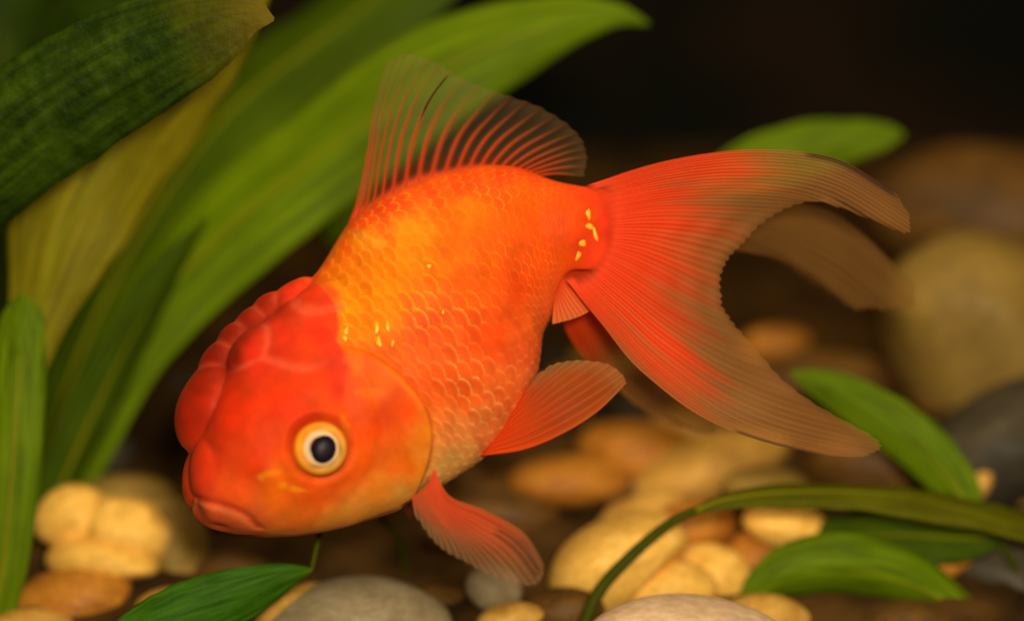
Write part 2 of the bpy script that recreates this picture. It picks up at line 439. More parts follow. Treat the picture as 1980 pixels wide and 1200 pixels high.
# ------------------------------------------------------------------ plants
def leaf(parent, pts, mat, tilt=0.0, fold=0.25, wave=0.06, nseg=70, seed=0, rib=True, ribw=5, curl=0.0, thick=4, name='leaf', stalk=None, stalk_r=9):
    """pts: (x, y, depth, half width) along the midrib, base to tip; tilt turns the blade about its midrib (deg)"""
    Pq = np.array([[*q3(x, y, d), h * (D + d) / D] for x, y, d, h in pts])
    n, mm = nseg, 21
    u = np.linspace(0, 1, n); c = cr(Pq, u)
    mid = c[:, :3]; hw = np.maximum(c[:, 3], 0.5)
    tg = unit(np.gradient(mid, axis=0))
    side = unit(np.cross(np.array([0, 0, 1.0])[None], tg))
    nor = np.cross(tg, side)
    if isinstance(tilt, (int, float)): tilt = (tilt, tilt)
    tl = np.radians(np.interp(u, np.linspace(0, 1, len(tilt)), tilt))[:, None]
    sd = side * np.cos(tl) + nor * np.sin(tl); nr = -side * np.sin(tl) + nor * np.cos(tl)
    v = np.linspace(-1, 1, mm)
    U, V = np.meshgrid(u, v, indexing='ij')
    r_ = np.random.default_rng(seed + 50)
    edge = 1 + 0.02 * wob(U * 40, V * 0 + np.sign(V) * 3, seed + 9)
    h = hw[:, None] * (fold * np.abs(V) ** 1.6 + wave * wob(U * 14, np.sign(V) * 2 + V, seed + 1) * np.abs(V) ** 1.5 + curl * V ** 2 * np.sign(V))
    # shallow furrows between the parallel veins
    h = h + hw[:, None] * 0.012 * np.cos(V * np.pi * 5) * (1 - V ** 2)
    pos = mid[:, None] + sd[:, None] * (V * hw[:, None] * edge)[..., None] + nr[:, None] * h[..., None]
    o = mesh_obj(name, world(pos.reshape(-1, 3)), grid_faces(n, mm), mat, parent, uv=np.stack([U.ravel() * 3 + seed, V.ravel()], -1))
    so = o.modifiers.new('thickness', 'SOLIDIFY'); so.thickness = thick * S; so.offset = 0
    if rib:
        k = n - 4
        vt, f = tube((mid + nr * 1.5)[:k], np.linspace(ribw, ribw * 0.25, k), 6)
        uvr = np.zeros((len(vt), 2)); uvr[:, 0] = np.repeat(u[:k], 6)
        mesh_obj('midrib', world(vt), f, RIB, o, uv=uvr)
    if stalk is not None:
        Q = np.array([q3(*s_) for s_ in stalk]); t = np.linspace(0, 1, 40)
        vt, f = tube(cr(Q, t), np.linspace(stalk_r * 1.25, stalk_r * 0.8, 40), 8)
        uvr = np.zeros((len(vt), 2)); uvr[:, 0] = np.repeat(t, 8)
        mesh_obj('stalk', world(vt), f, STALK, parent, uv=uvr)
    return o

def plant(x, y, d, label):
    o = empty('sword_plant', world(q3(x, y, d))); return tagged(o, label, 'plant', 'aquarium plants')

# A: the tall plant behind the fish
A = plant(70, 1180, 620, 'tall plant with long arching green leaves sweeping behind the fish head and dorsal fin')
leaf(A, [(75, 1090, 620, 25), (150, 880, 610, 62), (260, 640, 600, 85), (420, 460, 590, 105), (620, 300, 580, 112), (840, 145, 570, 105), (1050, 55, 560, 62), (1180, 30, 550, 26), (1255, 46, 545, 2)],
     LEAF_BRIGHT, tilt=(35, 15, -18), fold=0.22, wave=0.07, seed=1, ribw=8, stalk=[(70, 1190, 620), (72, 1140, 620), (78, 1080, 620)], stalk_r=14)
leaf(A, [(60, 1000, 760, 25), (130, 750, 770, 80), (260, 470, 790, 120), (440, 220, 810, 130), (640, 60, 820, 120), (850, -90, 820, 80), (1000, -170, 820, 5)],
     LEAF_MID, tilt=(25, 35, 20), fold=0.3, seed=2, ribw=8, stalk=[(70, 1190, 640), (62, 1090, 720), (60, 990, 760)], stalk_r=14)
leaf(A, [(70, 1100, 560, 14), (110, 960, 540, 38), (185, 790, 520, 52), (260, 640, 500, 46), (330, 520, 480, 30), (400, 420, 470, 3)],
     LEAF_MID, tilt=(-30, -40), fold=0.35, seed=3, ribw=7, stalk=[(70, 1190, 610), (66, 1140, 590), (70, 1095, 560)], stalk_r=13)
leaf(A, [(130, 720, 900, 50), (110, 500, 900, 90), (120, 250, 900, 110), (180, 0, 900, 100), (240, -150, 900, 20)],
     LEAF_DARK, tilt=20, seed=4, stalk=[(70, 1190, 660), (110, 950, 860), (130, 715, 900)], stalk_r=14)
leaf(A, [(20, 640, 1000, 50), (20, 400, 1000, 90), (10, 100, 1000, 110), (0, -150, 1000, 60)],
     LEAF_DARK, tilt=-20, seed=14, stalk=[(70, 1190, 680), (40, 900, 960), (20, 635, 1000)], stalk_r=14)

A2 = plant(820, 800, 900, 'small bright green leafy plant mostly hidden behind the fish back')
leaf(A2, [(800, 620, 900, 30), (735, 520, 860, 60), (680, 430, 840, 68), (640, 350, 830, 45), (610, 290, 820, 3)], LEAF_BRIGHT, tilt=20, seed=5,
     stalk=[(820, 800, 900), (815, 700, 900), (798, 615, 900)])

# B: the plant at the left, one blade close to the glass
B = plant(-140, 1290, 200, 'plant with a dark mottled blade, an olive blade and an upright bright blade')
leaf(B, [(-330, 620, 120, 30), (-180, 460, 60, 95), (20, 275, 0, 122), (200, 150, -30, 120), (360, 70, -50, 98), (470, 32, -60, 52), (530, 38, -64, 3)],
     LEAF_WORN, tilt=(-20, -8, 12), fold=0.18, wave=0.06, seed=6, rib=False, nseg=110, stalk=[(-140, 1290, 200), (-330, 950, 160), (-330, 610, 120)], stalk_r=14)
leaf(B, [(40, 720, 330, 40), (75, 600, 330, 62), (130, 440, 330, 112), (210, 300, 330, 122), (300, 200, 330, 112), (400, 90, 330, 80), (480, 0, 330, 40), (540, -70, 330, 3)],
     LEAF_OLIVE, tilt=(10, -20, -10), fold=0.2, seed=7, ribw=9, stalk=[(-140, 1290, 200), (-30, 1000, 300), (40, 715, 330)], stalk_r=13)
leaf(B, [(-30, 1260, 190, 36), (5, 1100, 190, 46), (25, 900, 190, 54), (35, 720, 200, 52), (38, 650, 210, 48), (42, 600, 215, 38), (44, 566, 220, 4)],
     LEAF_BRIGHT, tilt=(-15, 10), fold=0.25, seed=8, ribw=6, stalk=[(-140, 1290, 200), (-80, 1290, 195), (-32, 1255, 190)], stalk_r=12)

# C: the low leaf under the mouth
Cc = plant(790, 1130, 420, 'low green leaf bent down on a thin stalk below the fish mouth')
leaf(Cc, [(604, 1100, 60, 3), (560, 1115, 40, 26), (500, 1140, 20, 48), (420, 1170, 0, 62), (330, 1200, -20, 60), (250, 1225, -30, 40), (190, 1240, -35, 3)],
     LEAF_FRONT, tilt=(25, 10, -15), fold=0.3, wave=0.1, seed=9, ribw=4,
     stalk=[(790, 1130, 420), (770, 1040, 360), (690, 965, 260), (632, 985, 140), (614, 1050, 85), (602, 1102, 60)], stalk_r=6)

# R: plants on the right
R1 = plant(1130, 830, 1000, 'plant with one bright leaf tip showing above the upper tail lobe')
leaf(R1, [(1330, 420, 760, 25), (1430, 340, 740, 52), (1540, 295, 720, 55), (1640, 272, 710, 42), (1715, 262, 705, 24), (1748, 262, 700, 3)], LEAF_BRIGHT, tilt=(-15, 10), seed=10,
     stalk=[(1130, 830, 1000), (1190, 600, 900), (1332, 418, 760)], stalk_r=10)
Rp = plant(1960, 1240, 420, 'plant with bright and dark drooping leaves around the orange pebble')
leaf(Rp, [(1880, 1010, 380, 22), (1850, 945, 380, 44), (1780, 865, 390, 52), (1700, 805, 400, 50), (1600, 748, 400, 34), (1530, 720, 400, 3)], LEAF_BRIGHT, tilt=(20, 0), seed=11,
     stalk=[(1960, 1240, 420), (1935, 1120, 390), (1878, 1005, 380)], stalk_r=10)
leaf(Rp, [(1930, 1040, 330, 20), (1850, 1040, 330, 48), (1740, 1035, 340, 62), (1620, 1040, 350, 58), (1540, 1062, 360, 34), (1490, 1090, 365, 3)], LEAF_MID, tilt=(-35, -45), seed=12,
     stalk=[(1960, 1240, 420), (1965, 1110, 350), (1928, 1040, 330)], stalk_r=9)
leaf(Rp, [(1900, 1230, 260, 20), (1830, 1165, 250, 38), (1740, 1122, 245, 56), (1640, 1105, 240, 66), (1540, 1110, 240, 56), (1470, 1135, 245, 32), (1435, 1158, 250, 3)], LEAF_BRIGHT, tilt=(10, 22, 5), fold=0.55, seed=13,
     stalk=[(1960, 1240, 420), (1930, 1245, 300), (1898, 1228, 260)], stalk_r=9)
Rs = plant(1120, 1230, 150, 'long arching olive leaf on a thin stalk crossing the cream pebbles')
leaf(Rs, [(1340, 988, 170, 7), (1400, 966, 180, 18), (1500, 952, 200, 30), (1640, 950, 220, 38), (1780, 962, 240, 44), (1900, 985, 250, 46), (2020, 1020, 260, 40), (2120, 1060, 265, 3)],
     LEAF_ARCH, tilt=(40, 55, 50), fold=0.3, wave=0.12, seed=15, ribw=6,
     stalk=[(1120, 1230, 150), (1160, 1140, 150), (1235, 1060, 155), (1300, 1008, 165), (1345, 986, 170)], stalk_r=11)

# ------------------------------------------------------------------ the goldfish
FB = world(q3(830, 650, 0))
fish = empty('goldfish', FB)
tagged(fish, 'orange goldfish with a red lobed head growth and flowing translucent fins', 'goldfish')

# outline of the body: back point, belly point, depth of the middle, half width
SEC = [
    (385, 980, 388, 990, -165, 4),
    (372, 962, 408, 1012, -160, 46),
    (368, 915, 462, 1027, -146, 92),
    (372, 850, 535, 1033, -124, 130),
    (390, 775, 620, 1029, -98, 152),
    (425, 708, 710, 1004, -72, 168),
    (472, 648, 795, 968, -48, 178),
    (532, 596, 860, 934, -26, 182),
    (594, 545, 912, 902, -8, 184),
    (640, 482, 957, 862, 4, 180),
    (676, 430, 1001, 803, 12, 172),
    (722, 392, 1034, 738, 16, 158),
    (796, 358, 1045, 684, 18, 140),
    (868, 334, 1050, 645, 18, 118),
    (938, 322, 1064, 616, 16, 96),
    (1000, 326, 1075, 586, 12, 76),
    (1060, 346, 1084, 552, 6, 54),
    (1120, 359, 1102, 526, 0, 38),
    (1165, 366, 1128, 521, -4, 20),
    (1215, 385, 1175, 520, -8, 3),
]
NS, NT = 460, 400
ts = np.linspace(0, 1, NS) ** 0.93
sec = cr(np.array(SEC), ts)
k = (D + sec[:, 4]) / D
T = np.stack([(sec[:, 0] - 990) * k, (600 - sec[:, 1]) * k, sec[:, 4]], -1)
Bo = np.stack([(sec[:, 2] - 990) * k, (600 - sec[:, 3]) * k, sec[:, 4]], -1)
Cn = (T + Bo) / 2; Uh = (T - Bo) / 2
tan = unit(np.gradient(Cn, axis=0))
tan[:60] = tan[60]                        # the snout keeps the head's heading to its end
lat = unit(np.cross(Uh, tan)); lat = np.where(lat[:, 2:3] > 0, -lat, lat)
Wd = np.maximum(sec[:, 5], 2)
th = np.arange(NT) / NT * 2 * np.pi
ct, st_ = np.cos(th), np.sin(th)
sq = np.sign(st_) * np.abs(st_) ** 0.88
base = Cn[:, None] + Uh[:, None] * ct[None, :, None] + (lat * Wd[:, None])[:, None] * sq[None, :, None]

def normals(g):
    a = np.gradient(g, axis=0); b = np.roll(g, -1, 1) - np.roll(g, 1, 1)
    n = unit(np.cross(a, b))
    return n
nb = normals(base)
if ((base - Cn[:, None]) * nb).sum() < 0: nb = -nb
mir = (-np.arange(NT)) % NT
def proj(g):
    kk = D / (D + g[..., 2])
    return 990 + g[..., 0] * kk, 600 - g[..., 1] * kk
px, py = proj(base)
near = st_ >= -1e-6
# picture position of each point's twin on the near flank: both flanks carry the same marks
PX = np.where(near[None, :], px, px[:, mir]); PY = np.where(near[None, :], py, py[:, mir])

def surf(x, y, g=None):
    """indices of the near-flank point nearest to a picture position"""
    dd = (px - x) ** 2 + (py - y) ** 2 + np.where(near[None, :] , 0, 1e9)
    return np.unravel_index(np.argmin(dd), dd.shape)
def polydist(poly):
    best = np.full(PX.shape, 1e9); sgn = np.zeros(PX.shape)
    for (x0, y0), (x1, y1) in zip(poly[:-1], poly[1:]):
        dx, dy = x1 - x0, y1 - y0; l2 = dx * dx + dy * dy
        t = np.clip(((PX - x0) * dx + (PY - y0) * dy) / l2, 0, 1)
        d_ = np.hypot(PX - x0 - t * dx, PY - y0 - t * dy)
        s_ = (PX - x0) * dy - (PY - y0) * dx
        m_ = d_ < best; best = np.where(m_, d_, best); sgn = np.where(m_, np.sign(s_), sgn)
    return best, sgn
def curve(pts, n=60):
    return cr(np.array(pts, float), np.linspace(0, 1, n))

disp = np.zeros((NS, NT))
# head growth: overlapping domes that meet in creases
LOBES = [(352, 770, 92, 44), (405, 690, 56, 40), (438, 645, 46, 36), (470, 607, 44, 34), (510, 582, 46, 34), (560, 570, 58, 24), (612, 585, 56, 14),
         (520, 800, 150, 16, 1.3), (482, 672, 58, 17), (580, 636, 92, 13), (385, 905, 56, 10, 1.2)]
hs = []
for (x, y, R_, H_, *ex) in LOBES:
    i, j = surf(x, y)
    h = np.zeros((NS, NT))
    for jj in (j, mir[j]):
        dd = np.linalg.norm(base - base[i, jj], axis=-1) / R_
        dd = dd * (1 + 0.07 * wob(base[..., 0] / 40 + x, base[..., 1] / 40 + y, 77))
        h = np.maximum(h, H_ * np.clip(1 - dd ** 2, 0, None) ** (ex[0] if ex else 0.55))
    hs.append(h)
hs = np.sort(np.array(hs), axis=0)
wen = hs[-1]; gap = hs[-1] - hs[-2]
disp += wen
wenmask = sm(0.5, 8, wen)
crease = np.exp(-(gap / 2.2) ** 2) * sm(1, 5, hs[-2])
for _ in range(5):
    crease = (crease * 2 + np.roll(crease, 1, 1) + np.roll(crease, -1, 1) + np.roll(crease, 1, 0) + np.roll(crease, -1, 0)) / 6
# gill cover
GILL = curve([(664, 668), (720, 686), (775, 726), (818, 778), (836, 832), (830, 890), (803, 958), (780, 975)])
gd_, gs_ = polydist(GILL)
gin = (gs_ * 1.0)
inside = np.where(gs_ > 0, 1.0, 0.0)
i0, j0 = surf(740, 830)
if inside[i0, j0] < 0.5: inside = 1 - inside
headzone = sm(1010, 900, PY) * 0 + 1
sgd = gd_ * (2 * inside - 1)
disp += (7 * sm(-3, 9, sgd) * np.exp(-(np.maximum(sgd, 0) / 55) ** 2) - 2.5 * np.exp(-((sgd + 6) / 7) ** 2)) * (1 - wenmask)
pre, _ = polydist(curve([(700, 720), (735, 800), (730, 880), (690, 950)]))
disp -= 2.2 * np.exp(-(pre / 10) ** 2) * (1 - wenmask)
# mouth
MO = curve([(372, 961), (402, 967), (440, 978), (478, 998), (500, 1022)])
md, ms_ = polydist(MO)
front = sm(560, 480, PX) * sm(366, 392, PX)
md3 = np.full((NS, NT), 1e9)
for mx_, my_ in MO[::2]:
    i, j = surf(mx_, my_)
    for jj in (j, mir[j]):
        md3 = np.minimum(md3, np.linalg.norm(base - base[i, jj], axis=-1))
disp -= 7 * np.exp(-(md3 / 6.5) ** 2)
for (x, y, R_, H_) in [(425, 990, 40, 4), (400, 945, 45, 4)]:
    i, j = surf(x, y)
    for jj in {int(j), int(mir[j])}:
        disp += H_ * np.exp(-(np.linalg.norm(base - base[i, jj], axis=-1) / R_) ** 2)
i, j = surf(424, 1016)
for jj in (j, mir[j]):
    disp -= 3 * np.exp(-(np.linalg.norm(base - base[i, jj], axis=-1) / 14) ** 2)
# eye sockets
EX, EY = 621, 866
ei, ej = surf(EX, EY)
for jj in (ej, mir[ej]):
    r_ = np.linalg.norm(base - base[ei, jj], axis=-1)
    soc = sm(70, 50, r_)
    disp = disp * (1 - soc) + soc * (-5) + 2.5 * np.exp(-((r_ - 66) / 12) ** 2)
eyedist = np.minimum(np.linalg.norm(base - base[ei, ej], axis=-1), np.linalg.norm(base - base[ei, mir[ej]], axis=-1))

# scales: rows run round the body, each scale's free edge points to the tail
half = np.linalg.norm(Uh, axis=1)
step = np.linalg.norm(np.gradient(Cn, axis=0), axis=1)
ROWS = 36
cell = np.maximum(half * 2 * np.pi / ROWS * 0.82, 11)
pcoord = np.cumsum(step / (cell * 0.66))[:, None] + 0.25 * (1 - ct[None, :] ** 2)
# scale rows slant with the body
qcoord = np.broadcast_to(th[None, :] / (2 * np.pi) * ROWS, (NS, NT))
pcoord = np.broadcast_to(pcoord, (NS, NT)) + 0.03 * wob(PX / 30, PY / 30, 5)
bi = np.full((NS, NT), 99999.0); be = np.zeros((NS, NT)); bh = np.zeros((NS, NT)); bj = np.zeros((NS, NT))
fi = np.floor(pcoord)
for di in (2, 1, 0, -1, -2):
    ii = fi + di
    off = 0.5 * (np.mod(ii, 2))
    for dj in (-1, 0, 1):
        jn = np.round(qcoord - off) + dj + off
        dp = (pcoord - ii) / 1.15; dq = (qcoord - jn) / 0.66
        rr = np.sqrt(np.abs(dp) ** 2 + np.abs(dq) ** 2)
        hit = (rr < 1) & (dp > -0.2) & (ii <= bi)
        hit &= ~((ii == bi) & ((1 - rr) < be))
        bi = np.where(hit, ii, bi); be = np.where(hit, 1 - rr, be); bh = np.where(hit, dp, bh); bj = np.where(hit, jn, bj)
smask = (1 - inside * sm(0, 6, gd_)) * (1 - wenmask) * sm(1125, 1060, PX) * sm(0.995, 0.93, ct)[None, :]
behind = np.where(gs_ * 0 + 1 > 0, 1, 0)
smask *= sm(585, 640, PX)
bandfade = 0.35 + 0.65 * np.clip(np.exp(-(((PX - 720) / 150) ** 2 + ((PY - 560) / 170) ** 2)) + np.exp(-(((PX - 930) / 150) ** 2 + ((PY - 790) / 160) ** 2)), 0, 1)
disp += smask * (2.1 * np.clip(bh, 0, 1) - 0.4) * (0.4 + 0.6 * bandfade)
sedge = np.exp(-(be / 0.13) ** 2) * sm(0.05, 0.35, bh) * smask
score = np.exp(-((be - 0.42) / 0.25) ** 2) * smask
srand = np.mod(np.sin(bi * 12.9898 + bj * 78.233) * 43758.5453, 1.0)

# soft irregularity of flesh
disp += 1.6 * wob(base[..., 0] / 60, base[..., 1] / 60 + base[..., 2] / 60, 21)
body = base + nb * disp[..., None]
wsm = sm(75, 30, np.arange(NS))[:, None, None]          # the snout is smooth flesh
for _ in range(9):
    av = (np.roll(body, 1, 1) + np.roll(body, -1, 1) + np.vstack([body[1:2], body[:-1]]) + np.vstack([body[1:], body[-1:]])) / 4
    body = body * (1 - wsm) + av * wsm
    body[0] = body[1].mean(0)
body[0] = body[0].mean(0); body[-1] = body[-1].mean(0)

# pigment
ANCH = """640 505 255 140 20|665 470 252 110 25|700 470 255 165 35|800 450 255 155 25|900 400 250 128 15|1000 385 250 105 15|1100 400 246 92 20|1080 480 246 88 20
660 560 255 165 15|680 600 255 160 15|740 600 255 150 15|700 640 255 145 20|760 520 255 150 20|850 500 252 125 15|900 550 250 106 18|830 640 248 100 20|950 650 248 92 30|1020 560 246 84 22
1020 680 250 105 50|1035 720 250 120 70|980 750 248 118 55|900 750 248 108 35|850 740 248 105 30|880 830 244 150 85|930 830 244 145 80|960 830 244 130 75|870 890 235 188 115|840 925 235 190 115|905 880 238 175 105
750 740 248 110 22|790 800 246 98 16|740 820 242 80 16|700 700 246 102 30|825 850 250 140 25|790 900 250 142 30|740 950 248 150 50|790 950 245 182 92|700 990 246 165 70|640 1015 246 160 62|560 1010 250 125 40|560 1030 248 150 60
480 1010 250 115 62|700 890 246 100 20|540 950 250 118 22|600 950 246 95 25|450 945 246 95 30|420 1000 246 108 66|390 985 240 85 50|400 925 245 66 36|380 880 235 62 32
540 780 238 60 22|450 800 240 58 24|388 770 160 36 20|395 740 158 36 20|402 800 190 44 22|425 700 145 34 18|450 668 142 34 18|475 640 144 34 18|520 600 150 36 20|560 575 190 44 26|570 570 235 56 34|620 640 240 58 34|640 585 238 62 35|500 690 240 56 36|560 650 240 58 34|600 730 240 66 26|660 700 242 80 32|665 770 246 84 24|655 930 245 100 25|690 830 245 88 20|590 830 240 66 22|500 880 240 70 22
690 405 246 84 30|740 395 246 80 30|620 495 246 84 30|600 535 244 80 32|900 345 248 88 25|1000 340 246 80 30|820 375 248 92 28|1130 370 244 72 30|1140 500 244 72 30|1080 560 246 100 35|1060 600 246 105 45|1180 440 242 62 28|1045 640 248 110 45"""
an = np.array([[float(v) for v in a.split()] for l in ANCH.split('\n') for a in l.split('|')])
num = np.zeros((NS, NT, 3)); den = np.zeros((NS, NT, 1))
jx = PX + 10 * wob(PX / 25, PY / 25, 31); jy = PY + 10 * wob(PX / 25, PY / 25, 32)
for x, y, r0, g0, b0 in an:
    d2 = (jx - x) ** 2 + (jy - y) ** 2
    wgt = (1.0 / (d2 + 300) ** 1.7)[..., None]
    num += wgt * lin((r0, g0, b0)); den += wgt
col = num / den
def paint(c, fac):
    global col
    col = col * (1 - fac[..., None]) + lin(c) * fac[..., None]
def spot(x, y, rx, ry, c, f=1.0, rot=0):
    a = math.radians(rot); dx = PX - x; dy = PY - y
    u_ = (dx * math.cos(a) + dy * math.sin(a)) / rx; v_ = (-dx * math.sin(a) + dy * math.cos(a)) / ry
    rr = np.sqrt(u_ ** 2 + v_ ** 2) * (1 + 0.25 * wob(PX / 9, PY / 9, int(x)))
    paint(c, f * sm(1.1, 0.5, rr))
# red cap with a crisp border on the nape
CAP = curve([(574, 546), (620, 556), (648, 590), (658, 630), (654, 660), (672, 700), (668, 735)])
cd, cs = polydist(CAP)
ci, cj = surf(600, 630)
capin = np.where(cs == cs[ci, cj], 1.0, 0.0)
paint((239, 58, 33), capin * sm(60, 25, cd) * sm(0, 4, cd) * 0.8)
paint((255, 160, 20), (1 - capin) * sm(36, 10, cd) * sm(720, 640, PY) * sm(565, 600, PY) * 0.5)
# gold flecks on the cheek
spot(520, 915, 30, 9, (252, 150, 25), 0.8, -12); spot(505, 922, 9, 9, (252, 165, 40), 0.6)
spot(575, 945, 20, 8, (255, 165, 30), 0.8, 12); spot(548, 936, 12, 10, (255, 160, 25), 0.8)
spot(670, 830, 9, 26, (252, 140, 25), 0.6, -15); spot(690, 700, 22, 26, (250, 130, 30), 0.6); spot(720, 760, 26, 14, (250, 130, 28), 0.5)
spot(765, 880, 40, 45, (240, 84, 16), 0.5); spot(770, 780, 35, 40, (240, 80, 16), 0.55, 20)
spot(700, 455, 22, 10, (255, 190, 80), 0.3, 30); spot(735, 470, 18, 10, (255, 190, 80), 0.3, 40); spot(815, 445, 22, 22, (255, 165, 35), 0.3)
# lips
lip = np.exp(-((md - 9) / 6) ** 2) * sm(520, 470, PX)
paint((252, 150, 100), lip * 0.45 * (ms_ < 0)); paint((215, 50, 30), np.exp(-(md3 / 5) ** 2) * 0.6)
paint((190, 60, 18), np.exp(-((eyedist - 55) / 3.5) ** 2) * 0.5)
paint((120, 50, 14), sm(54, 46, eyedist) * 0.8)
paint((250, 104, 78), np.clip(crease * 1.0, 0, .6) * (wen > 1))
# gill rim
paint((250, 150, 40), np.exp(-((gd_ - 8) / 7) ** 2) * inside * (1 - wenmask) * 0.5 * sm(700, 780, PX))
paint((214, 75, 24), np.exp(-(gd_ / 3.5) ** 2) * (1 - wenmask) * 0.3)
# scale margins: bright gold on the back, cream on the belly
up = sm(760, 560, PY + 0.35 * (PX - 800))
gold = lin((255, 198, 50)); crm = lin((252, 185, 120))
ecol = gold * up[..., None] + crm * (1 - up[..., None])
bell = np.clip(bandfade, 0, 1)
fac = (sedge * (0.10 + 0.55 * bell) * (0.3 + 1.0 * srand) * (0.65 + 0.5 * wob(PX / 40, PY / 40, 91)))[..., None]
fac = np.clip(fac, 0, 0.85)
col = col * (1 - fac) + ecol * fac
fc = (score * 0.6 * bell * (0.4 + srand))[..., None]
fc = np.clip(fc, 0, 0.8)
col = col * (1 - fc) + col * np.array([0.97, 0.66, 0.6]) * fc
col = col * (1 + 0.05 * wob(PX / 14, PY / 14, 55))[..., None] * np.array([1, 1, 1])
col *= (1 - 0.10 * smask * (srand - 0.5))[..., None]
col = np.clip(col * np.array([0.74, 0.65, 0.45]), 0.002, 0.95)

mesh_obj('body', world(body.reshape(-1, 3)), grid_faces(NS, NT, True), SKIN, fish, col=col.reshape(-1, 3))
nfin = normals(body)
if ((body - Cn[:, None]) * nfin).sum() < 0: nfin = -nfin

# eyes
def lathe(center, axis, prof, seg=48, squash=1.0, roll=0.0):
    axis = unit(np.asarray(axis, float)); a = unit(np.cross(np.array([0, 1.0, 0]), axis)); b = np.cross(axis, a)
    t = np.linspace(0, 2 * np.pi, seg, endpoint=False)
    a2 = a * math.cos(roll) + b * math.sin(roll); b2 = -a * math.sin(roll) + b * math.cos(roll)
    v = np.array([center + axis * h + r_ * (a2 * np.cos(x) * squash + b2 * np.sin(x)) for r_, h in prof for x in t])
    return v, grid_faces(len(prof), seg, True)
for side_ in (0, 1):
    jj = ej if side_ == 0 else mir[ej]
    n_ = nb[ei, jj]; pos = base[ei, jj] - n_ * 12
    mid_n = unit(lat[ei] * (1 if side_ == 0 else -1))
    ax = unit(0.45 * n_ + 0.55 * mid_n)
    if side_ == 0: ax = unit(ax * 0.6 + np.array([0.06, 0.03, -1.0]) * 0.4)
    prof = [(55, -16), (54, -3), (51.5, 6), (48, 11), (43, 14.5)]
    v, f = lathe(pos, ax, prof)
    cc = np.vstack([np.tile(lin(c), (48, 1)) for c in [(90, 36, 10), (100, 42, 12), (150, 72, 18), (206, 122, 24), (222, 138, 28)]])
    eye = mesh_obj('eye', world(v), f, EYE, fish, col=cc)
    rr = np.array([44, 42, 40, 38, 36, 34.5, 33, 31.5, 30, 28, 26, 24, 20])
    prof = [(a_, 14 + 9 * (1 - (a_ / 44) ** 2)) for a_ in rr]
    v, f = lathe(pos, ax, prof)
    t = np.linspace(0, 2 * np.pi, 48, endpoint=False)
    vv = v.reshape(len(rr), 48, 3)
    cols = []
    for q, a_ in enumerate(rr):
        rel = vv[q] - vv[q].mean(0)
        ang = unit(rel) @ unit(np.array([-0.75, 0.65, 0]))       # gold above and in front, silvery below
        outer = lin((240, 142, 14)) * (0.5 + 0.5 * ang)[:, None] + lin((190, 140, 72)) * (0.5 - 0.5 * ang)[:, None]
        inner = lin((204, 172, 132))
        m_ = sm(33.2, 30.5, a_)
        cc = outer * (1 - m_) + inner * m_
        cc = cc * (1 + 0.22 * np.sin(t * 5 + q * .4) * np.sin(t * 2 + 1) * (1 - m_) - 0.25 * np.exp(-((a_ - 36) / 1.6) ** 2))[:, None]
        if q == len(rr) - 1: cc = cc * 0.4
        cols.append(cc)
    mesh_obj('iris', world(v), f, EYE, eye, col=np.clip(np.vstack(cols), 0, .9))
    prof = [(26.5, 19.0), (26, 21.2), (24, 22.2), (12, 23.6), (0.3, 24)]
    off = np.array([5, -3, 0]) if side_ == 0 else np.zeros(3)
    v, f = lathe(pos + off, ax, prof, squash=0.86, roll=0.35)
    mesh_obj('pupil', world(v), f, PUPIL, eye, col=np.tile(lin((34, 22, 36)) * 0.6, (len(v), 1)))

# glints on a few metallic scales, put in as bright yellow dabs
FLECK = [(1138, 414, 5, 11, -8), (1127, 470, 8, 7, 0), (1141, 438, 11, 6, 20), (1152, 454, 4, 15, -18), (830, 514, 5, 4, 0), (727, 633, 4, 12, 0),
         (731, 660, 5, 10, -15), (750, 632, 3, 11, -8), (857, 603, 2.5, 4, 0), (760, 660, 3, 10, 12), (670, 642, 5, 8, 30), (1118, 495, 5, 10, 20), (665, 655, 4, 6, -30)]
for x, y, rx, ry, ro in FLECK:
    i, j = surf(x, y)
    n_ = nfin[i, j]; c_ = body[i, j]
    a = unit(np.cross(np.array([0, 1.0, 0]), n_)); b = np.cross(n_, a)
    if b[1] < 0: b = -b
    ra = math.radians(ro)
    a2 = a * math.cos(ra) + b * math.sin(ra); b2 = b * math.cos(ra) - a * math.sin(ra)
    vs, cs_ = [], []
    for R_, h in ((1.0, -0.4), (0.75, 0.6), (0.4, 0.9), (0.02, 1.0)):
        for q in range(14):
            t = q / 14 * 2 * math.pi; wv = 1 + 0.14 * math.sin(3 * t + x)
            vs.append(c_ + n_ * h + a2 * rx * R_ * wv * math.cos(t) + b2 * ry * R_ * wv * math.sin(t)); cs_.append(lin((250, 196 - 50 * R_, 46 - 20 * R_)))
    mesh_obj('scale_glint', world(np.array(vs)), grid_faces(4, 14, True), GOLD, fish, col=np.array(cs_))

